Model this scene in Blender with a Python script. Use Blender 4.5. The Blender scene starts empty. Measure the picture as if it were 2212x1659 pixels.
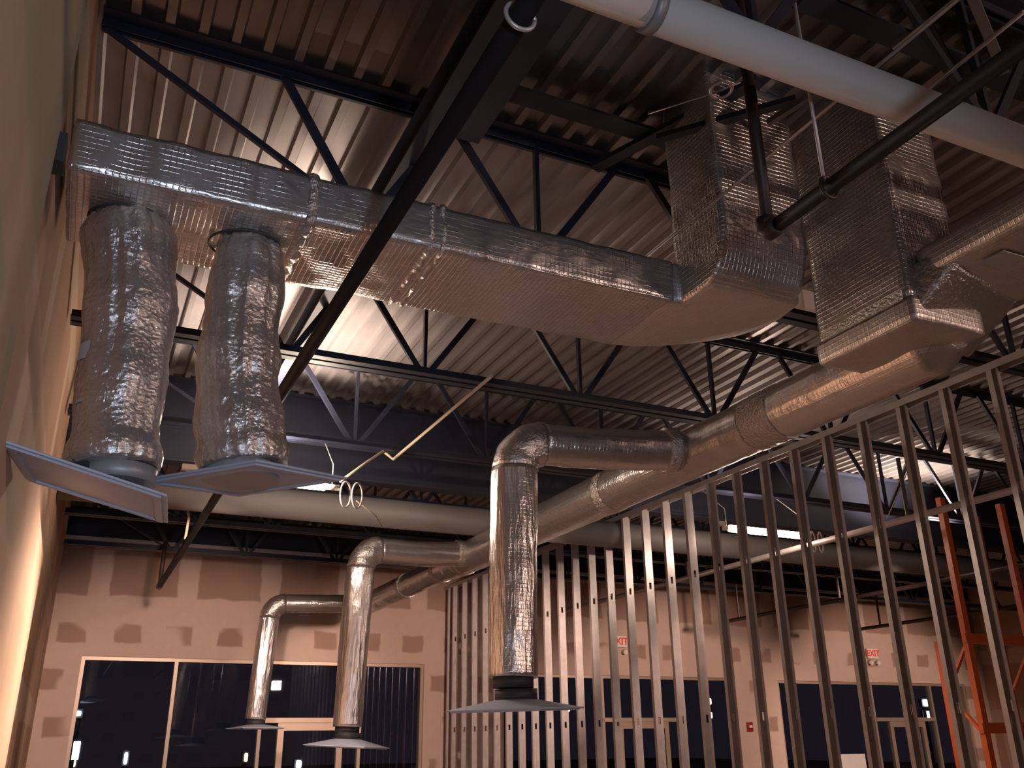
import bpy, bmesh, math, random
from mathutils import Vector, Matrix, noise
random.seed(7)
PI = math.pi
C = bpy.context.scene.collection
EZ = 1.8                                  # eye height; most heights below are given relative to it

# ------------------------------------------------------------------ camera
W, H, F = 2212, 1659, 1937.2
yaw, pitch, roll = map(math.radians, (25.4139, 21.7393, -0.69667))
fw = Vector((math.sin(yaw)*math.cos(pitch), math.cos(yaw)*math.cos(pitch), math.sin(pitch)))
rt = Vector((math.cos(yaw), -math.sin(yaw), 0)); up = rt.cross(fw)
rt, up = math.cos(roll)*rt+math.sin(roll)*up, -math.sin(roll)*rt+math.cos(roll)*up
cd = bpy.data.cameras.new('camera'); cam = bpy.data.objects.new('camera', cd); C.objects.link(cam)
cam.matrix_world = Matrix(((rt.x, up.x, -fw.x, 0), (rt.y, up.y, -fw.y, 0), (rt.z, up.z, -fw.z, EZ), (0, 0, 0, 1)))
cd.sensor_width = 36; cd.lens = 36*F/W; cd.clip_start = .02; cd.clip_end = 300
bpy.context.scene.camera = cam

def at(x, y, X=None, Y=None, Z=None):
    """point of the place seen at a pixel of the photograph, given one of its coordinates (Z above the eye)"""
    d = rt*((x-W/2)/F)-up*((y-H/2)/F)+fw
    t = X/d.x if X is not None else Y/d.y if Y is not None else Z/d.z
    return Vector((d.x*t, d.y*t, d.z*t+EZ))

# ------------------------------------------------------------------ materials
def nt(name):
    m = bpy.data.materials.new(name); m.use_nodes = True
    t = m.node_tree; b = t.nodes['Principled BSDF']
    return m, t, b
def nd(t, kind, **kw):
    n = t.nodes.new(kind)
    for k, v in kw.items():
        if k in n.inputs: n.inputs[k].default_value = v
        else: setattr(n, k, v)
    return n
def L(t, a, b): t.links.new(a, b)
def coords(t, scale=(1, 1, 1), rot=(0, 0, 0)):
    g = nd(t, 'ShaderNodeNewGeometry'); m = nd(t, 'ShaderNodeMapping')
    m.inputs['Scale'].default_value = scale; m.inputs['Rotation'].default_value = rot
    L(t, g.outputs['Position'], m.inputs['Vector']); return m.outputs[0]
def mixc(t, fac, a, b):
    m = nd(t, 'ShaderNodeMix', data_type='RGBA')
    if isinstance(fac, float): m.inputs[0].default_value = fac
    else: L(t, fac, m.inputs[0])
    for i, c in ((6, a), (7, b)):
        if isinstance(c, tuple): m.inputs[i].default_value = (*c, 1)
        else: L(t, c, m.inputs[i])
    return m.outputs[2]
def ramp(t, src, p0, p1, c0=(0, 0, 0), c1=(1, 1, 1)):
    r = nd(t, 'ShaderNodeValToRGB'); r.color_ramp.elements[0].position = p0; r.color_ramp.elements[1].position = p1
    r.color_ramp.elements[0].color = (*c0, 1); r.color_ramp.elements[1].color = (*c1, 1)
    L(t, src, r.inputs[0]); return r.outputs[0]
def plain(name, col, rough=.6, metal=0., var=.12, vs=6., bump=0., spec=.5):
    m, t, b = nt(name)
    n = nd(t, 'ShaderNodeTexNoise', Scale=vs, Detail=5.); L(t, coords(t), n.inputs['Vector'])
    dark = tuple(c*(1-var*2) for c in col); lite = tuple(min(1, c*(1+var)) for c in col)
    L(t, mixc(t, n.outputs[0], dark, lite), b.inputs['Base Color'])
    b.inputs['Roughness'].default_value = rough; b.inputs['Metallic'].default_value = metal
    b.inputs['Specular IOR Level'].default_value = spec
    if bump:
        bp = nd(t, 'ShaderNodeBump', Strength=bump, Distance=.01)
        n2 = nd(t, 'ShaderNodeTexNoise', Scale=vs*8, Detail=4.); L(t, coords(t), n2.inputs['Vector'])
        L(t, n2.outputs[0], bp.inputs['Height']); L(t, bp.outputs[0], b.inputs['Normal'])
    return m
def foil(name, wr=.5, sc=30., rough=.3, col=(.72, .68, .66), scrim=.35, stretch=(1, 1, 1)):
    """foil facing of duct insulation: reflective, with the reinforcing scrim grid and crinkles"""
    m, t, b = nt(name)
    co = coords(t, stretch)
    n = nd(t, 'ShaderNodeTexNoise', Scale=sc, Detail=6., Roughness=.6); L(t, co, n.inputs['Vector'])
    v = nd(t, 'ShaderNodeTexVoronoi', Scale=sc*1.6); L(t, co, v.inputs['Vector'])
    g = []
    for ax in ('X', 'Y', 'Z'):
        w = nd(t, 'ShaderNodeTexWave', bands_direction=ax, wave_profile='SIN', Scale=12.5, Distortion=.15); L(t, coords(t), w.inputs['Vector'])
        p = nd(t, 'ShaderNodeMath', operation='POWER'); p.inputs[1].default_value = 10; L(t, w.outputs['Fac'], p.inputs[0]); g.append(p.outputs[0])
    a1 = nd(t, 'ShaderNodeMath', operation='MAXIMUM'); L(t, g[0], a1.inputs[0]); L(t, g[1], a1.inputs[1])
    a2 = nd(t, 'ShaderNodeMath', operation='MAXIMUM'); L(t, a1.outputs[0], a2.inputs[0]); L(t, g[2], a2.inputs[1])
    b1 = nd(t, 'ShaderNodeBump', Strength=wr, Distance=.012); L(t, n.outputs[0], b1.inputs['Height'])
    b2 = nd(t, 'ShaderNodeBump', Strength=wr*.55, Distance=.008); L(t, v.outputs['Distance'], b2.inputs['Height']); L(t, b1.outputs[0], b2.inputs['Normal'])
    b3 = nd(t, 'ShaderNodeBump', Strength=scrim, Distance=.002); L(t, a2.outputs[0], b3.inputs['Height']); L(t, b2.outputs[0], b3.inputs['Normal'])
    L(t, b3.outputs[0], b.inputs['Normal'])
    L(t, mixc(t, n.outputs[0], tuple(c*.8 for c in col), col), b.inputs['Base Color'])
    b.inputs['Metallic'].default_value = .84; b.inputs['Roughness'].default_value = rough
    return m
def emit(name, col, s):
    m, t, b = nt(name); t.nodes.remove(b); e = nd(t, 'ShaderNodeEmission', Strength=s); e.inputs[0].default_value = (*col, 1)
    L(t, e.outputs[0], t.nodes['Material Output'].inputs[0]); return m
def drywall(name, board, mud, plane, bw, bh, off=(0, 0, 0), green=0., low=None):
    """gypsum board with taped and mudded joints: broad pale bands round darker board panels"""
    m, t, b = nt(name)
    g = nd(t, 'ShaderNodeNewGeometry'); s = nd(t, 'ShaderNodeSeparateXYZ'); L(t, g.outputs['Position'], s.inputs[0])
    c = nd(t, 'ShaderNodeCombineXYZ'); L(t, s.outputs[plane], c.inputs[0]); L(t, s.outputs['Z'], c.inputs[1])
    wob = nd(t, 'ShaderNodeTexNoise', Scale=2.2, Detail=3.); L(t, g.outputs['Position'], wob.inputs['Vector'])
    ws = nd(t, 'ShaderNodeVectorMath', operation='SCALE'); ws.inputs['Scale'].default_value = .12; L(t, wob.outputs['Color'], ws.inputs[0])
    va = nd(t, 'ShaderNodeVectorMath', operation='ADD'); L(t, c.outputs[0], va.inputs[0]); L(t, ws.outputs[0], va.inputs[1])
    vo = nd(t, 'ShaderNodeVectorMath', operation='ADD'); vo.inputs[1].default_value = off; L(t, va.outputs[0], vo.inputs[0])
    br = nd(t, 'ShaderNodeTexBrick', Scale=1., offset=.5)
    br.inputs['Brick Width'].default_value = bw; br.inputs['Row Height'].default_value = bh
    br.inputs['Mortar Size'].default_value = .17; br.inputs['Mortar Smooth'].default_value = .25
    L(t, vo.outputs[0], br.inputs['Vector'])
    n = nd(t, 'ShaderNodeTexNoise', Scale=1.3, Detail=4.); L(t, g.outputs['Position'], n.inputs['Vector'])
    n2 = nd(t, 'ShaderNodeTexNoise', Scale=9., Detail=5.); L(t, g.outputs['Position'], n2.inputs['Vector'])
    bd = mixc(t, ramp(t, n.outputs[0], .4, .65), board, tuple(x*1.12 for x in board))
    if green: bd = mixc(t, ramp(t, n.outputs[0], .45, .6), bd, (.30, .36, .25))
    md = mixc(t, n2.outputs[0], tuple(x*.86 for x in mud), mud)
    fac = br.outputs['Fac']
    if low:        # below this height nearly everything is mudded, only small board patches stay bare
        b2 = nd(t, 'ShaderNodeTexBrick', Scale=1., offset=.3); b2.inputs['Brick Width'].default_value = .72; b2.inputs['Row Height'].default_value = .62
        b2.inputs['Mortar Size'].default_value = .20; b2.inputs['Mortar Smooth'].default_value = .2; L(t, vo.outputs[0], b2.inputs['Vector'])
        pn = nd(t, 'ShaderNodeTexNoise', Scale=.9, Detail=1.); L(t, g.outputs['Position'], pn.inputs['Vector'])
        f2 = nd(t, 'ShaderNodeMath', operation='MAXIMUM'); L(t, b2.outputs['Fac'], f2.inputs[0]); L(t, ramp(t, pn.outputs[0], .50, .54), f2.inputs[1])
        gt = nd(t, 'ShaderNodeMath', operation='GREATER_THAN'); gt.inputs[1].default_value = low; L(t, s.outputs['Z'], gt.inputs[0])
        mm = nd(t, 'ShaderNodeMix', data_type='FLOAT'); L(t, gt.outputs[0], mm.inputs[0]); L(t, f2.outputs[0], mm.inputs[2]); L(t, fac, mm.inputs[3]); fac = mm.outputs[0]
    L(t, mixc(t, fac, bd, md), b.inputs['Base Color'])
    b.inputs['Roughness'].default_value = .85; b.inputs['Specular IOR Level'].default_value = .2
    return m

M = {}
M['foil_smooth'] = foil('foil facing smooth', .25, 16., .42, scrim=.5)
M['foil_board'] = foil('foil facing on rectangular duct', .35, 22., .3, scrim=.8, stretch=(.5, 1, 1))
M['foil_round'] = foil('foil facing on round duct', .3, 15., .24, scrim=.3)
M['foil_wrinkled'] = foil('foil facing crinkled', .65, 34., .14, scrim=.25)
M['foil_fold'] = foil('foil facing with long folds', .7, 14., .18, scrim=.15, stretch=(2.4, 2.4, .35))
M['tape'] = foil('foil tape', 1., 45., .25, scrim=0.)
M['galv'] = plain('galvanised steel', (.56, .50, .49), .40, .45, .16, 9.)
M['navy'] = plain('dark blue joist paint', (.018, .021, .040), .5, 0., .2, 4.)
M['deck'] = plain('painted steel roof deck', (.30, .265, .265), .30, .55, .24, 1.3)
M['black'] = plain('black iron pipe', (.007, .006, .008), .6, 0., .2, 8., 0., .25)
M['rust'] = plain('dark oily pipe', (.05, .028, .024), .5, .2, .2, 8.)
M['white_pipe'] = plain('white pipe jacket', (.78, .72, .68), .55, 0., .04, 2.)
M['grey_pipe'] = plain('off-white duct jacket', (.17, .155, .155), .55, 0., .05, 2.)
M['diffuser'] = plain('white enamel diffuser', (.42, .48, .60), .45, 0., .04, 5.)
M['diffuser_back'] = plain('galvanised diffuser back', (.35, .35, .37), .5, .4, .1, 6.)
M['collar'] = plain('dark collar', (.03, .03, .035), .6, 0., .1, 6.)
M['label'] = plain('grey paper label', (.50, .49, .50), .7, 0., .1, 30.)
M['orange'] = plain('orange enamel steel', (.42, .085, .025), .4, 0., .12, 5.)
M['alu'] = plain('bronze anodised aluminium', (.42, .32, .25), .4, .35, .1, 4.)
M['concrete'] = plain('bare concrete slab', (.24, .175, .14), .75, 0., .2, .8, .1)
M['asphalt'] = plain('asphalt', (.03, .03, .034), .9, 0., .2, 2.)
M['drywall_far'] = drywall('taped drywall far', (.34, .225, .175), (.60, .455, .38), 'X', 1.22, .95, (.35, .05, 0), low=3.72)
M['drywall_left'] = drywall('taped drywall left', (.40, .25, .17), (.55, .40, .30), 'Y', 2.4, 1.22, (.3, .2, 0))
M['drywall_near'] = drywall('taped drywall near', (.40, .35, .25), (.52, .40, .31), 'Y', 2.4, 1.22, (1.1, .55, 0), 1.)
M['drywall_low'] = drywall('finished drywall', (.52, .37, .27), (.60, .44, .33), 'Y', 2.4, 1.22, (.6, .9, 0))
M['ceramic'] = plain('white socket', (.7, .65, .6), .5)
M['yellow_cord'] = plain('pale cord', (.60, .50, .36), .5)
M['paper'] = plain('white paper', (.8, .78, .76), .8, 0., .03)
M['red'] = plain('red plastic', (.35, .02, .02), .4)
M['sign_white'] = plain('white sign plastic', (.75, .7, .65), .5, 0., .03)
M['red_lit'] = emit('red lit lettering', (1, .08, .05), .3)
M['lamp'] = emit('warm lamp tube', (1, .78, .62), 36.)
M['ext_white'] = emit('white lamp or reflection', (.9, .95, 1), 9.)
M['ext_warm'] = emit('warm lamp or reflection', (1, .55, .28), 3.)
m, t, b = nt('window glass'); t.nodes.remove(b)
tr = nd(t, 'ShaderNodeBsdfTransparent'); tr.inputs[0].default_value = (.75, .8, .85, 1)
gl = nd(t, 'ShaderNodeBsdfGlossy', Roughness=.01); gl.inputs[0].default_value = (.9, .95, 1, 1)
mx = nd(t, 'ShaderNodeMixShader'); lw = nd(t, 'ShaderNodeLayerWeight', Blend=.5)
pw = nd(t, 'ShaderNodeMath', operation='POWER'); pw.inputs[1].default_value = 4; L(t, lw.outputs['Facing'], pw.inputs[0])
ma = nd(t, 'ShaderNodeMath', operation='MULTIPLY_ADD'); ma.inputs[1].default_value = .5; ma.inputs[2].default_value = .045; L(t, pw.outputs[0], ma.inputs[0])
L(t, ma.outputs[0], mx.inputs[0]); L(t, tr.outputs[0], mx.inputs[1]); L(t, gl.outputs[0], mx.inputs[2]); L(t, mx.outputs[0], t.nodes['Material Output'].inputs[0])
M['glass'] = m

# ------------------------------------------------------------------ geometry helpers
def z(v): return v+EZ
class MB:
    def __init__(s): s.v = []; s.f = []
    def add(s, vs, fs):
        b = len(s.v); s.v += [tuple(p) for p in vs]; s.f += [tuple(i+b for i in f) for f in fs]; return s
    def box(s, x0, x1, y0, y1, z0, z1):
        return s.add([(x0, y0, z0), (x1, y0, z0), (x1, y1, z0), (x0, y1, z0), (x0, y0, z1), (x1, y0, z1), (x1, y1, z1), (x0, y1, z1)],
                     [(0, 3, 2, 1), (4, 5, 6, 7), (0, 1, 5, 4), (1, 2, 6, 5), (2, 3, 7, 6), (3, 0, 4, 7)])
    def hexa(s, a, b):          # two quads, four corners each in the same turn
        return s.add(list(a)+list(b), [(3, 2, 1, 0), (4, 5, 6, 7), (0, 1, 5, 4), (1, 2, 6, 5), (2, 3, 7, 6), (3, 0, 4, 7)])
    def bar(s, a, b, w, h=None, side=None):
        a, b = Vector(a), Vector(b); d = (b-a).normalized(); h = h or w
        u = side or (Vector((0, 0, 1)) if abs(d.z) < .9 else Vector((0, 1, 0)))
        sx = d.cross(u).normalized(); sz = sx.cross(d)
        q = lambda p: [p-sx*w/2-sz*h/2, p+sx*w/2-sz*h/2, p+sx*w/2+sz*h/2, p-sx*w/2+sz*h/2]
        return s.hexa(q(a), q(b))
    def ext(s, prof, a, b, axis='X'):   # closed profile pushed along an axis
        n = len(prof); f = {'X': lambda p, t: (t, p[0], p[1]), 'Y': lambda p, t: (p[0], t, p[1]), 'Z': lambda p, t: (p[0], p[1], t)}[axis]
        return s.add([f(p, a) for p in prof]+[f(p, b) for p in prof],
                     [tuple(range(n)), tuple(range(2*n-1, n-1, -1))]+[(i, (i+1) % n, (i+1) % n+n, i+n) for i in range(n)])
    def tube(s, pts, r, n=12, cap=True, disp=None):
        pts = [Vector(p) for p in pts]; m_ = len(pts); rs = r if isinstance(r, (list, tuple)) else [r]*m_
        T = [(pts[min(i+1, m_-1)]-pts[max(i-1, 0)]).normalized() for i in range(m_)]
        u = Vector((0, 0, 1)) if abs(T[0].z) < .9 else Vector((0, 1, 0)); u = (u-T[0]*u.dot(T[0])).normalized()
        vs = []
        for i in range(m_):
            u = (u-T[i]*u.dot(T[i])).normalized(); w = T[i].cross(u)
            for k in range(n):
                a = 2*PI*k/n; d = u*math.cos(a)+w*math.sin(a); p = pts[i]+d*rs[i]
                if disp: p = p+d*disp(p, i/(m_-1), a)
                vs.append(p)
        fs = [(i*n+k, i*n+(k+1) % n, (i+1)*n+(k+1) % n, (i+1)*n+k) for i in range(m_-1) for k in range(n)]
        if cap: fs += [tuple(range(n-1, -1, -1)), tuple((m_-1)*n+k for k in range(n))]
        return s.add(vs, fs)
    def build(s, name, mat, parent=None, smooth=False, bevel=0., kind=None, loc=None):
        me = bpy.data.meshes.new(name)
        vs = [Vector(v) for v in s.v]
        if parent is not None: o0 = parent_loc(parent); vs = [v-o0 for v in vs]
        elif loc is not None: vs = [v-Vector(loc) for v in vs]
        me.from_pydata(vs, [], s.f)
        bm = bmesh.new(); bm.from_mesh(me); bmesh.ops.recalc_face_normals(bm, faces=bm.faces); bm.to_mesh(me); bm.free()
        me.materials.append(M[mat]); o = bpy.data.objects.new(name, me); C.objects.link(o)
        if smooth:
            for p in me.polygons: p.use_smooth = len(p.vertices) == 4
        if bevel:
            bv = o.modifiers.new('bevel', 'BEVEL'); bv.width = bevel; bv.segments = 3; bv.limit_method = 'ANGLE'; bv.angle_limit = .6
            for p in me.polygons: p.use_smooth = True
        if parent is not None: o.parent = parent
        elif loc is not None: o.location = loc
        if kind: o['kind'] = kind
        return o
def parent_loc(p):
    v = Vector((0, 0, 0))
    while p is not None: v = v+Vector(p.location); p = p.parent
    return v
def thing(name, label, cat, loc, group=None):
    o = bpy.data.objects.new(name, None); o.empty_display_size = .1; C.objects.link(o); o.location = loc
    return tag(o, label, cat, group)
def tag(o, label, cat, group=None):
    o['label'] = label; o['category'] = cat
    if group: o['group'] = group
    return o
def copy_tree(o, parent=None):
    c = o.copy(); C.objects.link(c); c.parent = parent
    for ch in [x for x in bpy.data.objects if x.parent == o]: copy_tree(ch, c)
    return c
def crinkle(amp, sc, lobes=0., fold=0.):
    def f(p, t, a):
        d = amp*noise.noise(p*sc)+amp*.5*noise.noise(p*sc*2.7+Vector((5, 1, 2)))
        if lobes: d += lobes*noise.noise(Vector((math.cos(a)*1.6, math.sin(a)*1.6, t*1.3+p.x)))
        if fold: d += fold*(1-abs(noise.noise(Vector((math.cos(a)*3.5+p.x, math.sin(a)*3.5, t*1.1))))*4)
        return d
    return f
def grid_box(x0, x1, y0, y1, z0, z1, step, amp, sc, heel=None):
    """box of fine quads whose skin is pushed in and out a little, like wrapped insulation"""
    bm = bmesh.new()
    nx, ny, nz = (max(1, round(abs(b-a)/step)) for a, b in ((x0, x1), (y0, y1), (z0, z1)))
    key = {}
    def vert(i, j, k):
        if (i, j, k) not in key:
            p = Vector((x0+(x1-x0)*i/nx, y0+(y1-y0)*j/ny, z0+(z1-z0)*k/nz))
            if heel: p = heel(p)
            c = Vector(((x0+x1)/2, (y0+y1)/2, (z0+z1)/2))
            d = Vector(((i == nx)-(i == 0), (j == ny)-(j == 0), (k == nz)-(k == 0)))
            s = amp*(noise.noise(p*sc)+.5*noise.noise(p*sc*3))
            if d.length > 1.1: s -= .007*(d.length-1)*2.4
            p = p+d.normalized()*s if d.length else p
            key[i, j, k] = bm.verts.new(p)
        return key[i, j, k]
    for j in range(ny):
        for k in range(nz):
            for i in (0, nx): bm.faces.new([vert(i, j, k), vert(i, j+1, k), vert(i, j+1, k+1), vert(i, j, k+1)])
    for i in range(nx):
        for k in range(nz):
            for j in (0, ny): bm.faces.new([vert(i, j, k), vert(i+1, j, k), vert(i+1, j, k+1), vert(i, j, k+1)])
        for j in range(ny):
            for k in (0, nz): bm.faces.new([vert(i, j, k), vert(i+1, j, k), vert(i+1, j+1, k), vert(i, j+1, k)])
    bmesh.ops.recalc_face_normals(bm, faces=bm.faces)
    mb = MB(); bm.verts.index_update(); mb.v = [tuple(v.co) for v in bm.verts]; mb.f = [tuple(v.index for v in f.verts) for f in bm.faces]; bm.free()
    return mb
def arc(p0, corner, p1, r, n=10):
    """polyline p0 - rounded corner - p1"""
    p0, c, p1 = Vector(p0), Vector(corner), Vector(p1)
    a = (p0-c).normalized(); b = (p1-c).normalized(); h = a.angle(b)/2; t = r/math.tan(h)
    s, e = c+a*t, c+b*t; o = c+(a+b).normalized()*(r/math.sin(h)); out = []
    for i in range(n+1):
        v = (s-o).lerp(e-o, i/n); v = v.normalized()*r; out.append(o+v)
    return out
def resample(pts, step):
    pts = [Vector(p) for p in pts]; out = [pts[0]]
    for a, b in zip(pts, pts[1:]):
        k = max(1, round((b-a).length/step)); out += [a.lerp(b, i/k) for i in range(1, k+1)]
    return out

XL, XR, YN, YF = -.345, 18.3, -4.0, 14.4         # left wall, right wall, near end, storefront wall
ZD = z(3.3)                                        # underside of the deck

# ------------------------------------------------------------------ the setting
MB().box(XL-.3, XR+.3, YN, YF+.2, -.15, 0).build('floor', 'concrete', kind='structure')
g = MB().box(-30, 60, YF+.2, 90, -.2, -.02).build('ground', 'asphalt', kind='structure')
# corrugated roof deck: narrow low ribs, wide high pans
mb = MB(); p, x = .1575, -.025-.1575*3; prof = []
while x < XR+.3:
    prof += [(x-.022, 0), (x+.022, 0), (x+.034, .040), (x+p-.034, .040)]; x += p
top = [(a, b+.004) for a, b in prof]
ys = [YN, YF+.5]
n_ = len(prof)
vs = [(a, y, ZD+b) for y in ys for a, b in prof]+[(a, y, ZD+b) for y in ys for a, b in top]
fs = [(i, i+1, i+1+n_, i+n_) for i in range(n_-1)]+[(2*n_+i, 2*n_+i+n_, 2*n_+i+1+n_, 2*n_+i+1) for i in range(n_-1)]
mb.add(vs, fs); mb.build('ceiling', 'deck', kind='structure')
MB().box(XL-.3, XR+.3, YN, YF+.5, ZD+.06, ZD+.12).build('roof', 'collar', kind='structure')
# left wall: upper board, a furred lower layer that ends part-way, a chase next to the camera
MB().box(XL-.2, XL, YN, YF, 0, ZD+.03).build('wall_left', 'drywall_left', kind='structure')
MB().box(XL, XL+.036, 2.75, 7.6, 0, z(1.33)).build('trim_1', 'drywall_low', kind='structure')
MB().box(XL, XL+.060, YN, 2.75, 0, ZD-.002).build('trim_2', 'drywall_near', kind='structure')
MB().box(XR, XR+.2, YN, YF, 0, ZD).build('wall_right', 'drywall_left', kind='structure')
MB().box(XL-.2, XR+.2, YN-.2, YN, 0, ZD+.03).build('wall_back', 'drywall_far', kind='structure')
# storefront wall with three openings
wt = z(2.85)
win = [(.12, 5.2, 2.985), (6.58, 11.45, 2.875), (12.48, 17.66, 2.85)]
mb = MB(); xs = XL-.2
for x0, x1, zt in win:
    mb.box(xs, x0, YF, YF+.2, 0, wt); mb.box(x0, x1, YF, YF+.2, zt, wt); xs = x1
mb.box(xs, XR+.2, YF, YF+.2, 0, wt); mb.build('wall_far', 'drywall_far', kind='structure')
MB().box(XL-.2, XR+.2, YF+.02, YF+.2, wt, ZD).build('trim_3', 'navy', kind='structure')  # navy plate stands in for the dark recess above the wall
MB().box(XL, XR, YF-.06, YF, wt-.05, wt).build('trim_4', 'galv', kind='structure')

def storefront(i, x0, x1, zt, mull, door):
    r = bpy.data.objects.new('window_%d' % i, None); C.objects.link(r); r.location = (x0, YF+.05, 0); r['kind'] = 'structure'
    fy0, fy1, w = YF+.03, YF+.14, .05
    mb = MB(); mb.box(x0, x1, fy0, fy1, zt-w, zt); mb.box(x0, x0+w, fy0, fy1, 0, zt-w); mb.box(x1-w, x1, fy0, fy1, 0, zt-w)
    mb.box(x0+w, x1-w, fy0, fy1, 0, .08); mb.build('frame', 'alu', r)
    for mx_ in mull: MB().box(mx_-w/2, mx_+w/2, fy0, fy1, .08, zt-w).build('mullion', 'alu', r)
    es = [x0+w]+list(mull)+[x1-w]
    for a, b in zip(es, es[1:]):
        if door and abs((a+b)/2-(door[0]+door[1])/2) < .4: MB().box(a+.02, b-.02, YF+.08, YF+.088, 2.17, zt-w).build('pane', 'glass', r)
        else: MB().box(a+.02, b-.02, YF+.08, YF+.088, .08, zt-w).build('pane', 'glass', r)
    if door:
        a, b = door
        d = bpy.data.objects.new('door_%d' % i, None); C.objects.link(d); d.location = (a, YF+.05, 0); d['kind'] = 'structure'
        la = max([m_ for m_ in list(mull)+[x0] if m_ < a]); lb_ = min([m_ for m_ in list(mull)+[x1] if m_ > b])
        MB().box(la, lb_, fy0-.02, fy1, 2.10, 2.17).build('transom', 'alu', d)
        for u, v in ((la+.03, a-.005), (b+.005, lb_-.03)): MB().box(u, v, YF+.08, YF+.088, .08, 2.10).build('side_pane', 'glass', d)
        mb = MB(); mb.box(a, a+.09, fy0, fy1-.03, 0, 2.10); mb.box(b-.09, b, fy0, fy1-.03, 0, 2.10); mb.box(a+.09, b-.09, fy0, fy1-.03, 1.99, 2.10); mb.box(a+.09, b-.09, fy0, fy1-.03, 0, .2)
        mb.build('leaf_frame', 'alu', d)
        MB().box(a+.09, b-.09, YF+.07, YF+.078, .2, 1.99).build('pane', 'glass', d)
        MB().tube([(b-.13, fy0-.05, .9), (b-.13, fy0-.05, 1.3)], .012, 8).build('handle', 'galv', d)
storefront(1, *win[0], [1.39, 2.66, 4.18], (2.93, 3.92))
storefront(2, *win[1], [8.55, 10.2], (8.85, 9.9))
storefront(3, *win[2], [14.93, 16.62], (15.3, 16.3))

# ------------------------------------------------------------------ bar joists
def joist(y, label, group):
    r = thing('roof_joist', label, 'steel joist', (XL+.02, y, z(2.49)), group)
    x0, x1 = XL+.02, XR-.02
    zt, zb = ZD-.002, z(2.49)
    for nm, zz, s, wd in (('top_chord', zt, -1, .078), ('bottom_chord', zb, 1, .062)):
        mb = MB()
        for sd in (-1, 1):
            g0 = .014
            mb.box(x0, x1, y+sd*g0, y+sd*(g0+wd), min(zz, zz+s*.008), max(zz, zz+s*.008))
            mb.box(x0, x1, y+sd*g0, y+sd*(g0+.008), min(zz+s*.008, zz+s*.055), max(zz+s*.008, zz+s*.070))
        mb.build(nm, 'navy', r)
    a, b = zt-.03, zb+.03
    wv = {}
    def web(xa, za, xb, zb_, w=.044):
        me_key = (round(xb-xa, 3), round(zb_-za, 3), w)
        mb = MB().bar((xa, y, za), (xb, y, zb_), .026, w)
        if me_key in wv:
            o = wv[me_key].copy(); C.objects.link(o); o.location = wv[me_key].location+Vector((xa-wv[me_key]['x'], 0, 0)); return
        o = mb.build('web', 'navy', r); o['x'] = xa; wv[me_key] = o
    web(x0+.02, a-.02, .98, b, .028)
    web(.55, a, 1.0, b); web(1.06, b, 1.50, a)
    xb = 2.03; k = 0
    web(1.50, a, xb-.03, b)
    while xb < x1-.7:
        web(xb, b, xb, a, .034)
        web(xb+.03, b, xb+.55, a)
        web(xb+.79, a, xb+1.28, b)
        xb += 1.31
    return r
JY = [2.05, 3.91, 5.77, 7.62, 9.48, 11.33, 13.19]
jl = ['navy steel bar joist directly above the white round pipe, nearest the camera',
      'navy bar joist whose webs drop behind the rectangular foil duct, long end rod at drywall',
      'navy bar joist with webs seen just below the rectangular foil duct against the lit deck',
      'navy bar joist crossing the brightly lit patch of corrugated deck',
      'navy bar joist in the dark just above the white beam-like round pipe',
      'navy bar joist in the dark beyond the white round pipe, second from storefront wall',
      'navy bar joist in the dark nearest the storefront wall']
j0 = joist(JY[0], jl[0], 'open web roof joists')
for y, lb in zip(JY[1:], jl[1:]):
    j = copy_tree(j0); j.location.y = y; j['label'] = lb

# long girder below the deck and the framing of a roof opening
tag(MB().ext([(1.205, z(2.90)), (1.335, z(2.90)), (1.335, z(2.912)), (1.276, z(2.912)), (1.276, z(3.07)), (1.335, z(3.07)), (1.335, z(3.08)), (1.205, z(3.08)), (1.205, z(3.07)), (1.264, z(3.07)), (1.264, z(2.912)), (1.205, z(2.912))],
    YN, 8.64, 'Y').build('steel_girder', 'navy', loc=(1.27, 0, z(2.9))), 'long narrow navy steel girder running away beside the black pipe', 'girder')
r = thing('steel_girder', 'deep dark steel girder crossing the room just in front of the long white pipe', 'girder', (XL, 8.66, z(2.47)))
MB().box(XL+.01, XR-.01, 8.652, 8.668, z(2.485), z(3.28)).build('web_plate', 'navy', r)
MB().box(XL+.01, XR-.01, 8.57, 8.75, z(2.465), z(2.485)).build('flange', 'navy', r)
MB().box(XL+.01, XR-.01, 8.57, 8.75, z(3.28), z(3.298)).build('flange', 'navy', r)
r = thing('roof_opening_frame', 'navy angle frame of a roof opening over the duct risers', 'steel frame', (1.5, 3.45, z(3.1)))
MB().box(1.44, 1.615, -.5, 3.80, z(3.08), z(3.10)).box(1.6, 1.615, -.5, 3.80, z(3.10), z(3.26)).build('side_channel', 'navy', r)
MB().box(1.62, 2.72, 3.40, 3.52, z(3.18), z(3.20)).box(1.62, 2.72, 3.51, 3.53, z(3.20), z(3.28)).build('header', 'navy', r)
MB().box(2.6, 5.2, 2.24, 2.36, z(3.16), z(3.18)).box(2.6, 5.2, 2.35, 2.37, z(3.18), z(3.28)).build('header', 'navy', r)
MB().bar(at(1284, 363, Z=3.17), at(1640, 172, Z=3.17), .075, .03).build('diagonal_brace', 'navy', r)
MB().bar(at(1420, 300, Z=3.0), at(1720, 215, Z=3.0), .05, .03).build('diagonal_brace', 'navy', r)
MB().bar(at(1660, 265, Z=3.0), at(1770, 195, Z=3.0), .03, .03).build('diagonal_brace', 'grey_pipe', r)
MB().bar(at(2095, -20, Z=3.05), at(2168, 155, Z=3.05), .045, .03).build('diagonal_brace', 'grey_pipe', r)
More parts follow.
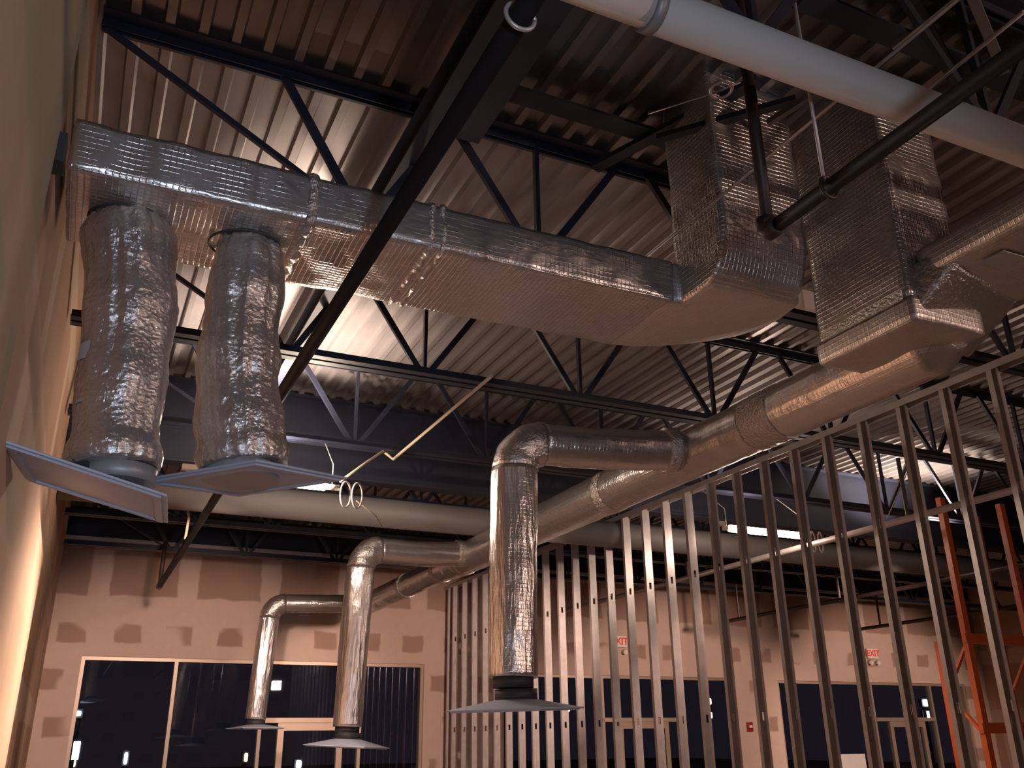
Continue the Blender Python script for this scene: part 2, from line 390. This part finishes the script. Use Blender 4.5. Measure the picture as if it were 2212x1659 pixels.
MB().bar(at(1960, -20, Z=3.1), at(2100, 240, Z=3.1), .06, .03).build('diagonal_brace', 'navy', r)

# ------------------------------------------------------------------ rectangular foil duct with plan elbow and riser
D = (XL+.05, 3.38, 4.0, 2.1, 2.335)
r = thing('rectangular_duct', 'wide foil-wrapped rectangular duct crossing left to right above two flexible drops', 'air duct', (1.0, 3.69, z(2.1)))
grid_box(-.305, 2.55, 3.38, 4.0, z(2.1), z(2.335), .03, .009, 5.).build('trunk', 'foil_board', r, smooth=True)
mb = MB()          # elbow lying flat: rounded outer corner
pl = [(2.5, 3.39), (2.59, 3.38), (2.60, 3.14), (3.17, 3.14), (3.20, 3.32), (3.19, 3.45), (3.14, 3.58), (3.05, 3.70), (2.93, 3.81), (2.80, 3.90), (2.66, 3.97), (2.5, 4.0)]
mb.ext(pl, z(2.098), z(2.34), 'Z').build('elbow', 'foil_smooth', r, bevel=.03)
def heel(p):
    q = (p.z-z(2.1))/.34
    if q < 1: p = p+Vector((0, (1-math.sqrt(max(0, 1-(1-q)**2)))*.17, 0))*max(0, (3.41-p.y)/.41)
    return p
grid_box(2.585, 3.13, 3.0, 3.41, z(2.105), z(3.42), .03, .008, 6., heel).build('riser', 'foil_board', r, smooth=True)
for xa, w in ((.63, .05), (1.19, .035), (1.25, .03)):
    grid_box(xa, xa+w, 3.372, 4.008, z(2.09), z(2.345), .016, .012, 22.).build('tape_band', 'tape', r, smooth=True)
tag(MB().box(-.345, -.262, 2.755, 2.84, z(1.735), z(1.835)).box(-.345, -.258, 2.753, 2.844, z(1.727), z(1.735)).build('dark_opening_box', 'collar', loc=(-.3, 2.8, z(1.78))), 'small dark box standing in for an opening in the drywall left of the rectangular duct end', 'box')  # dark box put where the drywall has a dark opening

# ------------------------------------------------------------------ flexible drops
def flexdrop(a, b, ra, rb, label, amp, step=.016, stickers=()):
    t_ = thing('flexible_drop', label, 'air duct', a, 'flexible drops below the rectangular duct')
    a, b = Vector(a), Vector(b); pts = []; rs = []
    n = int((a-b).length/step)
    for i in range(n+1):
        s = i/n; c = a.lerp(b, s)+Vector((.018*math.sin(s*5+a.x*4), .012*math.sin(s*4), 0)); pts.append(c)
        rr = ra+(rb-ra)*s+.006*math.sin(s*21+a.x*7)
        if s < .12: rr -= .03*(1-s/.12)**2
        if s > .9: rr += .012*math.sin((s-.9)/.1*PI)
        rs.append(rr)
    MB().tube(pts, rs, 96, True, crinkle(amp, 13., .018, .0045)).build('sleeve', 'foil_wrinkled', t_, smooth=True)
    q = [a+Vector((.155*math.cos(x_), .155*math.sin(x_)-.01, -.018-.006*math.sin(2*x_))) for x_ in [2*PI*i/40 for i in range(41)]]
    MB().tube(q, .006, 6).build('strap', 'collar', t_, smooth=True)
    MB().tube([b+Vector((0, 0, .012)), b-Vector((0, 0, .05))], rb-.02, 32).build('collar', 'diffuser_back', t_, smooth=True)
    for zz, ang in stickers:
        c = a.lerp(b, zz); rr = rb+.013; vs = []
        for dz in (-.036, .036):
            for k in range(5):
                w = ang+(k-2)*.10; vs.append(c+Vector((rr*math.cos(w), rr*math.sin(w), dz)))
        MB().add(vs, [(k, k+1, k+6, k+5) for k in range(4)]).build('paper_label', 'label', t_)
    return t_
flexdrop((-.06, 3.70, z(2.10)), (.055, 3.66, z(.985)), .186, .160, 'crinkled silver flexible drop nearest the left drywall, two paper labels on its side', .006, stickers=((.60, 3.70), (.76, 3.72)))
flexdrop((.43, 3.70, z(2.10)), (.515, 3.69, z(1.055)), .160, .174, 'crinkled silver flexible drop second from the left drywall, above the blue-grey diffuser', .007)

# ------------------------------------------------------------------ diffusers
def diffuser_at(c, ux, uy, s, label, neck=.12, lift=.07, raw=False):
    """square lay-in diffuser: thin face panel with turned rim, sloped back pan, round neck"""
    c, ux, uy = Vector(c), Vector(ux), Vector(uy)
    if not raw: ux = ux.normalized(); uy = (uy-ux*uy.dot(ux)).normalized()
    uz = ux.cross(uy).normalized()
    r = thing('ceiling_diffuser', label, 'air diffuser', c, 'square ceiling diffusers')
    P = lambda a, b, h: c+ux*a+uy*b+uz*h
    h = s/2; mb = MB()
    sq = lambda a, zz: [P(-a, -a, zz), P(a, -a, zz), P(a, a, zz), P(-a, a, zz)]
    mb.hexa(sq(h, 0), sq(h, .010)); mb.build('face_panel', 'diffuser', r, bevel=.003)
    mb = MB(); q = sq(h-.02, -.008); q2 = sq(h-.05, -.008); q3 = sq(h-.02, .001); q4 = sq(h-.05, .001)
    for i in range(4):
        j = (i+1) % 4; mb.hexa([q[i], q[j], q2[j], q2[i]], [q3[i], q3[j], q4[j], q4[i]])
    mb.build('rim', 'diffuser', r)
    n = 32; vs = []
    for k in range(n):
        a = 2*PI*k/n; ca, sa = math.cos(a), math.sin(a); m_ = (h-.015)/max(abs(ca), abs(sa)); vs.append(P(ca*m_, sa*m_, .010))
    for k in range(n): a = 2*PI*k/n; vs.append(P(math.cos(a)*neck, math.sin(a)*neck, lift))
    MB().add(vs, [(k, (k+1) % n, (k+1) % n+n, k+n) for k in range(n)]).build('back_pan', 'diffuser', r, smooth=True)
    MB().tube([P(0, 0, lift-.005), P(0, 0, lift+.06)], neck, 28).build('neck', 'collar', r, smooth=True)
    return r
def quad_diffuser(p1, p2, p3, p4, label, **k):
    p1, p2, p3, p4 = map(Vector, (p1, p2, p3, p4)); c = (p1+p2+p3+p4)/4; c.z += EZ
    return diffuser_at(c, ((p2-p1)+(p3-p4))/1.2, ((p4-p1)+(p3-p2))/1.2, .6, label, raw=True, **k)
def from_corners(p1, p2, p3, p4, label, **k):
    p1, p2, p3, p4 = map(Vector, (p1, p2, p3, p4)); c = (p1+p2+p3+p4)/4; c.z += EZ
    return diffuser_at(c, (p2-p1)+(p3-p4), (p4-p1)+(p3-p2), k.pop('s', .6), label, **k)
quad_diffuser((-.325, 3.30, .955), (.225, 3.52, .865), (.292, 4.08, .893), (-.278, 3.92, .983), 'tilted square grey diffuser against the left drywall, tip at the frame edge', neck=.14, lift=.04)
from_corners((.2, 3.74, .985), (.60, 3.25, .995), (.90, 3.80, 1.065), (.50, 4.25, 1.067), 'square blue-grey diffuser below the second flexible drop, seen from underneath', s=.60, neck=.14, lift=.04)
def rotd(deg, tx=0, ty=0):
    a = math.radians(deg); return Vector((math.cos(a), math.sin(a), tx)), Vector((-math.sin(a), math.cos(a), ty))
u1, u2 = rotd(38, .035, .0); diffuser_at((2.46, 5.17, z(.175)), u1, u2, .62, 'square diffuser on the tall centre drop, right in front of steel studs', neck=.13, lift=.06)
u1, u2 = rotd(50, -.02, .05); diffuser_at((2.50, 9.02, z(-.03)), u1, u2, .62, 'square diffuser on the middle-distance foil drop, above the glass door', neck=.13, lift=.07)
u1, u2 = rotd(12); diffuser_at((2.36, 13.1, z(.20)), u1, u2, .60, 'small far square diffuser on the drop nearest the storefront glass', neck=.12, lift=.05)

# ------------------------------------------------------------------ round main duct, its riser, and the branches
MX, MZ = 3.80, 1.90
r = thing('main_round_duct', 'long round foil-wrapped duct running away beside the steel studs', 'air duct', (MX, 6, z(MZ)))
q = resample([(MX, 2.76, z(MZ)), (MX, 9.3, z(MZ))], .03)
mb = MB().tube(q, [.175*math.sqrt(min(1, .25+i*.15)) for i in range(len(q))], 48, True, crinkle(.0035, 7.)); mb.build('near_run', 'foil_round', r, smooth=True)
mb = MB().tube(resample([(MX, 9.3, z(MZ)), (MX, 12.95, z(MZ))], .05), [.172]*8+[.15]*66, 40, True, crinkle(.006, 8.)); mb.build('far_run', 'foil_round', r, smooth=True)
for ya, yb in ((4.02, 4.30), (6.05, 6.18), (7.9, 8.0), (9.25, 9.36), (9.95, 10.05), (11.2, 11.3)):
    MB().tube(resample([(MX, ya, z(MZ)), (MX, yb, z(MZ))], .02), .181 if ya < 9.3 else .160, 48, True, crinkle(.006, 24.)).build('tape_band', 'tape', r, smooth=True)
r = thing('riser_duct', 'large foil-wrapped square riser dropping from roof with offset run towards upper right', 'air duct', (3.6, 2.9, z(1.83)))
grid_box(3.35, 3.76, 2.63, 3.23, z(1.95), z(3.42), .03, .008, 5.).build('riser', 'foil_board', r, smooth=True)
grid_box(3.345, 3.83, 2.62, 3.26, z(1.825), z(1.96), .03, .006, 6.).build('plenum', 'foil_smooth', r, smooth=True)
mb = MB(); a = [(3.38, 2.68, z(1.83)), (3.99, 2.86, z(1.80)), (3.99, 2.86, z(2.12)), (3.38, 2.68, z(2.12))]; b = [(3.45, 2.42, z(2.048)), (4.11, 2.60, z(2.048)), (4.11, 2.60, z(2.19)), (3.45, 2.42, z(2.19))]
mb.hexa(a, b).build('offset_boot', 'foil_wrinkled', r, bevel=.04)
grid_box(3.42, 4.10, -2.5, 2.61, z(2.05), z(2.20), .04, .008, 5.).build('near_run', 'foil_smooth', r, smooth=True)
c = at(2172, 562, Z=2.04)
MB().box(c.x-.09, c.x+.09, c.y-.06, c.y+.06, z(2.036), z(2.040)).build('paper_label', 'label', r)
MB().bar((3.335, 3.20, z(1.965)), (3.335, 2.66, z(1.965)), .012, .05).build('tape_band', 'tape', r)

def branch(p0, top, bot, rad, label, sag=0.):
    p0, top, bot = map(Vector, (p0, top, bot))
    r = thing('branch_duct', label, 'air duct', bot, 'round branch drops off the main duct')
    cor = arc(p0, top, bot, .20)
    hor = resample([p0, cor[0]], .03); hor = [q+Vector((0, 0, -sag*math.sin(i/(len(hor)-1)*PI))) for i, q in enumerate(hor)]
    MB().tube(hor, rad*.93, 48, True, crinkle(.005, 9.)).build('horizontal_run', 'foil_round', r, smooth=True)
    MB().tube(resample(cor, .015), rad, 48, True, crinkle(.010, 15.)).build('elbow', 'foil_wrinkled', r, smooth=True)
    MB().tube(resample([cor[-1], bot], .025), rad, 56, True, crinkle(.004, 5., .010, .003)).build('drop', 'foil_fold', r, smooth=True)
    MB().tube([bot+Vector((0, 0, .01)), bot-Vector((0, 0, .06))], rad*.82, 32).build('collar', 'collar', r, smooth=True)
    MB().tube(resample([p0+Vector((-.02, 0, 0)), p0+(top-p0).normalized()*.11], .02), rad*1.02, 40, True, crinkle(.008, 20.)).build('tape_band', 'tape', r, smooth=True)
    return r
branch((3.66, 4.98, z(1.90)), (2.48, 5.18, z(1.86)), (2.44, 5.17, z(.36)), .152, 'tall silver branch drop in the centre, nearest of three off the main duct', .015)
branch((3.70, 9.02, z(1.90)), (2.55, 9.02, z(1.86)), (2.49, 9.02, z(.15)), .142, 'silver branch drop at middle distance with bright elbow, left of the centre drop', .02)
branch((3.80, 12.88, z(1.88)), (2.42, 13.05, z(1.84)), (2.35, 13.1, z(.32)), .135, 'far silver branch drop with smooth bend, nearest the storefront wall', 0.)

# ------------------------------------------------------------------ white round pipes
r = thing('white_pipe', 'thick white round pipe crossing the top right corner with a grey clamp', 'pipe', (2.5, 1.91, z(2.30)))
MB().tube([(XL+.02, 1.91, z(2.295)), (1.45, 1.91, z(2.295))], .073, 40).build('pipe', 'white_pipe', r, smooth=True)
MB().tube([(1.45, 1.91, z(2.295)), (9, 1.91, z(2.295))], .079, 40).build('pipe', 'white_pipe', r, smooth=True)
MB().tube([(1.425, 1.91, z(2.295)), (1.465, 1.91, z(2.295))], .086, 40).build('clamp', 'diffuser_back', r, smooth=True)
r = thing('white_pipe', 'white round pipe spanning the room behind the foil drops, lit by work light', 'pipe', (5, 9.0, z(2.28)))
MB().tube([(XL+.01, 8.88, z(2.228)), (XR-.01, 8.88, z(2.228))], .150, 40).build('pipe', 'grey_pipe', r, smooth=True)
for x in (4.35, 9., 14.):
    MB().tube([(x, 8.88, z(2.37)), (x, 8.88, ZD)], .008, 6).build('hanger_rod', 'galv', r)

# ------------------------------------------------------------------ black sprinkler pipes
r = thing('sprinkler_pipe', 'long black pipe running diagonally from top centre down to lower left', 'pipe', (.876, 6, z(1.9)))
MB().tube([(.876, -2, z(1.9)), (.876, 12.42, z(1.9))], .035, 20).build('pipe', 'black', r, smooth=True)
MB().tube([(.876, 12.42, z(1.9)), (.876, 12.42, z(2.47))], .026, 12).build('upturn', 'rust', r, smooth=True)
MB().tube([(.876, 12.36, z(1.9)), (.876, 12.46, z(1.9))], .042, 12).build('elbow', 'rust', r, smooth=True)
q = [(.876+.045*math.cos(a), 1.76, z(1.9)+.045*math.sin(a)) for a in [2*PI*i/24 for i in range(25)]]
MB().tube(q, .007, 6).tube([(.876, 1.76, z(1.94)), (.876, 1.76, ZD)], .006, 6).build('hanger', 'galv', r, smooth=True)
e = at(1660, 500, Z=1.9)
r = thing('sprinkler_pipe', 'black pipe with threaded elbow crossing in front of the thick white pipe', 'pipe', e)
MB().tube([(e.x, e.y, e.z), (e.x, -1.5, e.z)], .030, 20).build('pipe', 'black', r, smooth=True)
MB().tube([(e.x, e.y, e.z), (e.x+.005, e.y, z(3.25))], .026, 20).build('upturn', 'rust', r, smooth=True)
MB().tube([(e.x, e.y-.06, e.z), (e.x, e.y, e.z), (e.x, e.y+.006, e.z+.006), (e.x, e.y+.004, e.z+.06)], .040, 20).build('elbow', 'rust', r, smooth=True)
c = at(1782, 402, Z=1.9)
MB().tube([(c.x+.0, c.y, z(1.93)), (c.x, c.y, z(3.28))], .007, 8).build('hanger_rod', 'galv', r, smooth=True)
q = [(e.x+.04*math.cos(a), c.y, z(1.9)+.045*math.sin(a)) for a in [2*PI*i/24 for i in range(25)]]
MB().tube(q, .008, 6).build('clevis', 'rust', r, smooth=True)
for nm, x, ya, yb, zz, hang, lb in (('sprinkler_pipe', 6.9, 4.0, 12.72, 1.9, (5.9, 9.4), 'thin pipe beyond the steel studs passing just above the tube light'),
                          ('sprinkler_pipe', 10.2, 5.5, 12.9, 1.9, (12.55, 10.2), 'dark pipe behind the studs with short hanger below the tube light'),
                          ('sprinkler_pipe', 13.4, 6.5, 13.05, 1.9, (12.5, 9.5), 'dark pipe far behind the studs just above the right exit sign')):
    r = thing(nm, lb, 'pipe', (x, (ya+yb)/2, z(zz)))
    MB().tube([(x, ya, z(zz)), (x, yb, z(zz))], .032, 12).build('pipe', 'rust' if x > 7 else 'galv', r, smooth=True)
    for hy in hang: MB().tube([(x, hy, z(zz)), (x, hy, z(2.49))], .02, 8).build('hanger_rod', 'rust', r)

# ------------------------------------------------------------------ conduits, wires
def conduit(pts, rad, mat, label, name='conduit', cat='conduit'):
    o = MB().tube(pts, rad, 8).build(name, mat, smooth=True, loc=pts[0]); return tag(o, label, cat)
conduit([(2.47, -1, z(2.40)), (2.47, 4.1, z(2.40))], .008, 'galv', 'thin grey conduit crossing in front of the foil riser behind the black elbow')
conduit([at(2212, 25, Z=2.6), at(1990, 205, Z=2.6)], .009, 'galv', 'thin conduit above the thick white pipe near the right edge')
conduit([at(2075, -10, Z=2.8), at(1930, 105, Z=2.8)], .009, 'galv', 'short thin conduit above the thick white pipe, left of the other')
p0, p1 = at(850, 992, Z=2.44), at(1062, 812, Z=2.44)
conduit([at(832, 978, Z=2.49), p0, p1], .014, 'yellow_cord', 'pale bent conduit above the small work light, lit from below')
conduit([at(828, 974, Z=2.45), at(790, 1000, Z=2.3), at(735, 1040, Z=2.06)], .012, 'yellow_cord', 'pale cord dropping from joist to the small work light', 'power_cord', 'cord')
tw = conduit([at(1400, 246, Z=2.9), at(1535, 203, Z=2.9), at(1600, 178, Z=2.9)], .004, 'galv', 'thin tie wire slanting under roof frame to a small pale loop', 'tie_wire', 'wire')
q = [at(1558+24*math.cos(a)*.9+10*math.sin(a), 193-12*math.cos(a)+14*math.sin(a), Z=2.88) for a in [2*PI*i/20 for i in range(21)]]
MB().tube(q, .008, 6).build('loop', 'galv', tw, smooth=True)
conduit([at(770, 1082, Y=7.9), at(812, 1115, Y=8.2), at(826, 1140, Y=8.5)], .006, 'yellow_cord', 'thin sagging wire above the middle branch elbow', 'hanging_wire', 'wire')
conduit([at(1916, 1120, Y=7.2), at(1975, 985, Y=7.2)], .006, 'galv', 'thin slanting wire among the right-hand studs', 'hanging_wire', 'wire')
conduit([at(405, 1085, Y=9.6), at(408, 1120, Y=9.6), at(400, 1165, Y=9.6)], .014, 'yellow_cord', 'lit dangling cord left of the black pipe end', 'hanging_wire', 'wire')

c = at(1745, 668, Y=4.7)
r = thing('cream_box', 'small cream box in the gap between duct elbow and square riser', 'box', c)  # cream box put in for a pale patch between the ducts
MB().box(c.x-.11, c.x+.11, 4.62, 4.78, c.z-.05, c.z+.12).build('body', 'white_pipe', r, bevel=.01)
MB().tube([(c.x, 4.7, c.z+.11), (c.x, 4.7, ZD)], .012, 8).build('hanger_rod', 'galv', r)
# ------------------------------------------------------------------ tube lights
def tubelight(x, label):
    r = thing('tube_work_light', label, 'lamp', (x, 7.25, z(2.0)), 'tube work lights in a row')
    MB().tube([(x+.06, 7.25, z(2.0)), (x+.98, 7.25, z(2.0))], .036, 16).build('glass_tube', 'lamp', r, smooth=True)
    MB().tube([(x-.02, 7.25, z(2.0)), (x+.06, 7.25, z(2.0))], .026, 12).build('end_cap', 'ceramic', r, smooth=True)
    MB().tube([(x+.98, 7.25, z(2.0)), (x+1.10, 7.25, z(2.0))], .026, 12).build('end_cap', 'ceramic', r, smooth=True)
    MB().box(x-.16, x-.02, 7.22, 7.28, z(2.02), z(2.06)).build('bracket', 'ceramic', r)
    for k, dx in enumerate((1.16, 1.26)):
        q = [(x+dx+.05*math.cos(a), 7.25+.05*math.cos(a)*.4, z(1.95)+.11*math.sin(a)) for a in [2*PI*i/24 for i in range(25)]]
        MB().tube(q, .008, 6).build('cord_coil', 'ceramic', r, smooth=True)
    for xx in (x+.02, x+1.04): MB().tube([(xx, 7.25, z(2.02)), (xx, 7.25, z(2.2)), (xx, 7.6, z(2.49))], .004, 5).build('hanging_cord', 'ceramic', r)
    return r
tubelight(.72, 'small glowing work light whose end shows past the blue-grey diffuser')
tubelight(5.83, 'long bright glowing work light seen through the steel studs')
def spot(loc, aim, e, col, deg, blend, soft, name):
    ld = bpy.data.lights.new(name, 'SPOT'); ld.energy = e; ld.color = col; ld.shadow_soft_size = soft; ld.spot_size = math.radians(deg); ld.spot_blend = blend
    o = bpy.data.objects.new(name, ld); C.objects.link(o); o.location = loc; o.rotation_euler = (Vector(aim)-Vector(loc)).to_track_quat('-Z', 'Y').to_euler()
WARM = (1, .68, .55)
for x, y, dn, u_ in ((1.24, 7.25, 150, 420), (6.35, 7.25, 130, 80), (9.4, 7.95, 150, 480)):
    spot((x, y, z(1.90)), (x, y, 0), dn, WARM, 118, .6, .12, 'work_light_down')
    spot((x, y, z(2.06)), (x+.05, y+.05, 9), u_, (1, .82, .66), 105, .9, .06, 'work_light_up')

ld = bpy.data.lights.new('work_light_bare', 'POINT'); ld.energy = 26; ld.color = (1, .80, .62); ld.shadow_soft_size = .05
lo = bpy.data.objects.new('work_light_bare', ld); C.objects.link(lo); lo.location = (1.5, 7.15, z(2.08))
# ------------------------------------------------------------------ steel stud wall
SX = 5.52; ST = 2.43
def stud_mesh(h):
    mb = MB(); t_ = .0025; d = .092; w = .041
    holes = [.62, 1.98, 3.35]
    y0 = 0.
    mb.box(0, .032, y0, y0+t_, 0, h); mb.box(d-.032, d, y0, y0+t_, 0, h); s = 0
    for hz in holes: mb.box(.032, d-.032, y0, y0+t_, s, hz-.035); s = hz+.035
    mb.box(.032, d-.032, y0, y0+t_, s, h)
    mb.box(0, t_, t_, w, 0, h); mb.box(d-t_, d, t_, w, 0, h)
    mb.box(t_, .011, w-t_, w, 0, h); mb.box(d-.011, d-t_, w-t_, w, 0, h)
    return mb
ordn = ['first', 'second', 'third', 'fourth', 'fifth', 'sixth', 'seventh', 'eighth', 'ninth', 'tenth', 'eleventh', 'twelfth', 'thirteenth', 'fourteenth', 'fifteenth', 'sixteenth', 'seventeenth', 'eighteenth', 'nineteenth', 'twentieth',
        'twenty-first', 'twenty-second', 'twenty-third', 'twenty-fourth', 'twenty-fifth', 'twenty-sixth', 'twenty-seventh', 'twenty-eighth', 'twenty-ninth', 'thirtieth']
o0 = stud_mesh(z(ST)-.004).build('steel_stud', 'galv', loc=(0, 0, 0))
ys = [6.265+.406*k for k in range(-8, 20)]
ys.append(14.2)
near = sorted(ys)
for i, y in enumerate(reversed(near)):
    o = o0 if i == 0 else o0.copy()
    if i: C.objects.link(o)
    o.location = (SX, y-.02, .002)
    lb = 'galvanised steel stud against the storefront wall, end of the row' if i == 0 else 'galvanised steel stud, %s from the storefront end of the row' % ordn[i]
    tag(o, lb, 'steel stud', 'steel studs of the unfinished partition')
tag(MB().box(SX-.004, SX+.096, near[0]-.3, YF-.01, z(ST), z(ST)+.003).box(SX-.006, SX-.003, near[0]-.3, YF-.01, z(ST)-.05, z(ST)+.003).box(SX+.095, SX+.098, near[0]-.3, YF-.01, z(ST)-.05, z(ST)+.003)
    .build('top_track', 'galv', loc=(SX, 8, z(ST))), 'long steel track capping the row of studs', 'steel track')
tag(MB().box(SX-.004, SX+.096, near[0]-.3, YF-.01, 0, .0018).build('bottom_track', 'galv', loc=(SX, 8, 0)), 'steel track on the floor under the studs', 'steel track')

# ------------------------------------------------------------------ orange rack beyond the studs
ry = 6.0
r = thing('storage_rack', 'tall orange steel rack standing behind the studs at right', 'rack', (8.0, ry+.3, 0))
for x, y, h in ((7.50, ry, z(2.18)), (8.36, ry, z(2.20)), (7.62, ry+.42, z(.86)), (8.50, ry+.42, z(2.18))):
    MB().box(x-.034, x+.034, y-.028, y+.028, 0, h).build('post', 'orange', r)
for zz in (z(.80), z(.02)):
    MB().box(7.46, 8.52, ry-.022, ry+.022, zz, zz+.09).build('beam', 'orange', r)
for a, b in (((7.5, ry, z(.0)), (7.62, ry+.42, z(.38))), ((7.62, ry+.42, z(.38)), (7.5, ry, z(.82))), ((7.5, ry, z(-.7)), (7.62, ry+.42, z(-.3))), ((8.0, ry, z(.40)), (8.36, ry, z(.80)))):
    MB().bar(a, b, .028).build('brace', 'orange', r)

# ------------------------------------------------------------------ things on the storefront wall
def exit_sign(px, py, lb):
    c = at(px, py, Y=YF-.03)
    r = thing('exit_sign', lb, 'sign', c, 'exit signs on the storefront wall')
    MB().box(c.x-.15, c.x+.15, YF-.055, YF-.002, c.z-.10, c.z+.10).build('housing', 'sign_white', r, bevel=.006)
    cu = bpy.data.curves.new('lettering', 'FONT'); cu.body = 'EXIT'; cu.size = .17; cu.extrude = .002; cu.align_x = 'CENTER'; cu.align_y = 'CENTER'; cu.offset = .004
    tmp = bpy.data.objects.new('tmp', cu); C.objects.link(tmp); bpy.context.view_layer.update()
    me = bpy.data.meshes.new_from_object(tmp.evaluated_get(bpy.context.evaluated_depsgraph_get())); bpy.data.objects.remove(tmp); bpy.data.curves.remove(cu)
    o = bpy.data.objects.new('lettering', me); C.objects.link(o); me.materials.clear(); me.materials.append(M['red_lit']); o.parent = r
    o.location = (0, -.03, 0); o.rotation_euler = (PI/2, 0, 0)
    for dx in (-.1, .1):
        MB().tube([(c.x+dx, YF-.01, c.z-.17), (c.x+dx, YF-.09, c.z-.19)], .04, 14).build('lamp_head', 'sign_white', r, smooth=True)
exit_sign(1337, 1386, 'white exit sign with red letters on wall above the middle window')
exit_sign(1884, 1412, 'white exit sign with red letters on wall above the right-hand window')
c = at(1620, 1570, Y=YF-.03)
r = thing('fire_alarm', 'small dark red alarm box on the pier between middle and right windows', 'alarm', c)
MB().box(c.x-.06, c.x+.06, YF-.05, YF-.001, c.z-.08, c.z+.08).build('body', 'red', r, bevel=.006)
MB().box(c.x-.03, c.x+.03, YF-.065, YF-.05, c.z-.02, c.z+.03).build('lens', 'sign_white', r)
c = at(1850, 1655, Y=YF)
tag(MB().box(c.x-.42, c.x+.28, YF+.015, YF+.020, c.z-.6, c.z+.22).build('paper_notice', 'paper', loc=(c.x, YF, c.z)), 'white sheet fixed to the right-hand window near the bottom edge', 'notice')

# ------------------------------------------------------------------ lamps outside in the dark; the two pairs stand in for reflected floodlights
def ext(px, py, sw, sh, mat, lb, yy=34., warm=False):
    c = at(px, py, Y=yy); k = yy/F*1.15
    r = thing('lamp_or_reflection', lb, 'lamp', (c.x, yy, 0), 'lamps outside the windows')
    MB().box(c.x-sw*k/2, c.x+sw*k/2, yy, yy+.1, c.z-sh*k/2, c.z+sh*k/2).build('lamp_face', mat, r, bevel=sh*k*.2)
    MB().box(c.x-sw*k/2-.05, c.x+sw*k/2+.05, yy+.1, yy+.3, c.z-sh*k/2-.05, c.z+sh*k/2+.05).build('housing', 'collar', r)
    MB().tube([(c.x, yy+.25, 0), (c.x, yy+.25, c.z+.1)], .08, 8).build('pole', 'collar', r)
ext(1228, 1530, 8, 12, 'ext_white', 'small white outdoor lamp just right of the centre diffuser')
ext(1533, 1515, 12, 13, 'ext_warm', 'upper orange lamp standing in for a reflection in the middle window')
ext(1535, 1545, 12, 13, 'ext_warm', 'lower orange lamp standing in for a reflection in the middle window', 36.)
ext(2003, 1518, 20, 15, 'ext_white', 'upper big white lamp standing in for a reflection in the right-hand window')
ext(2008, 1544, 28, 16, 'ext_white', 'lower big white lamp standing in for a reflection in the right-hand window', 36.)
ext(156, 1641, 12, 22, 'ext_warm', 'warm outdoor lamp at the lower left corner of the left window')
ext(272, 1638, 5, 18, 'ext_white', 'thin pale outdoor lamp low in the left window pane')
ext(532, 1636, 6, 14, 'ext_warm', 'small warm outdoor lamp below the far diffuser')
ext(646, 1651, 9, 12, 'ext_white', 'white outdoor lamp inside the left glass door')
ext(170, 1541, 7, 7, 'ext_white', 'tiny bluish outdoor lamp beside the left edge of the left window', 30.)

# ------------------------------------------------------------------ light
def area(loc, aim, size, e, col, name, spread=180):
    ld = bpy.data.lights.new(name, 'AREA'); ld.energy = e; ld.color = col; ld.shape = 'RECTANGLE'; ld.size, ld.size_y = size
    o = bpy.data.objects.new(name, ld); C.objects.link(o); o.location = loc
    ld.spread = math.radians(spread)
    o.rotation_euler = (Vector(aim)-Vector(loc)).to_track_quat('-Z', 'Y').to_euler()
# added wall washes without fixtures; warm and cool lamps behind the camera
for x, e_ in ((.9, 560), (4.4, 470), (9.6, 560), (14.5, 600)):
    spot((x, 7.6, z(1.85)), (x+.6, YF, 1.5), e_, WARM, 56, .6, .15, 'storefront_wash')
area((6.2, -2.4, 3.6), (2.6, 3.0, 3.8), (.32, .28), 50, (1, .66, .53), 'warm_lamp_behind')
spot((1.5, 7.1, z(1.85)), (-.35, 6.3, 1.3), 280, (1, .70, .54), 88, .7, .15, 'left_wall_wash')
area((.5, -2.2, 1.7), (.3, 3.6, 3.2), (.18, .5), 8, (.62, .78, 1), 'cool_lamp_behind', 75)
w = bpy.data.worlds.new('night'); bpy.context.scene.world = w; w.use_nodes = True
bg = w.node_tree.nodes['Background']; bg.inputs[0].default_value = (.12, .095, .14, 1); bg.inputs[1].default_value = .055

vs_ = bpy.context.scene.view_settings
vs_.view_transform = 'Standard'; vs_.look = 'None'; vs_.gamma = 1; vs_.use_curve_mapping = False; vs_.exposure = 1.0
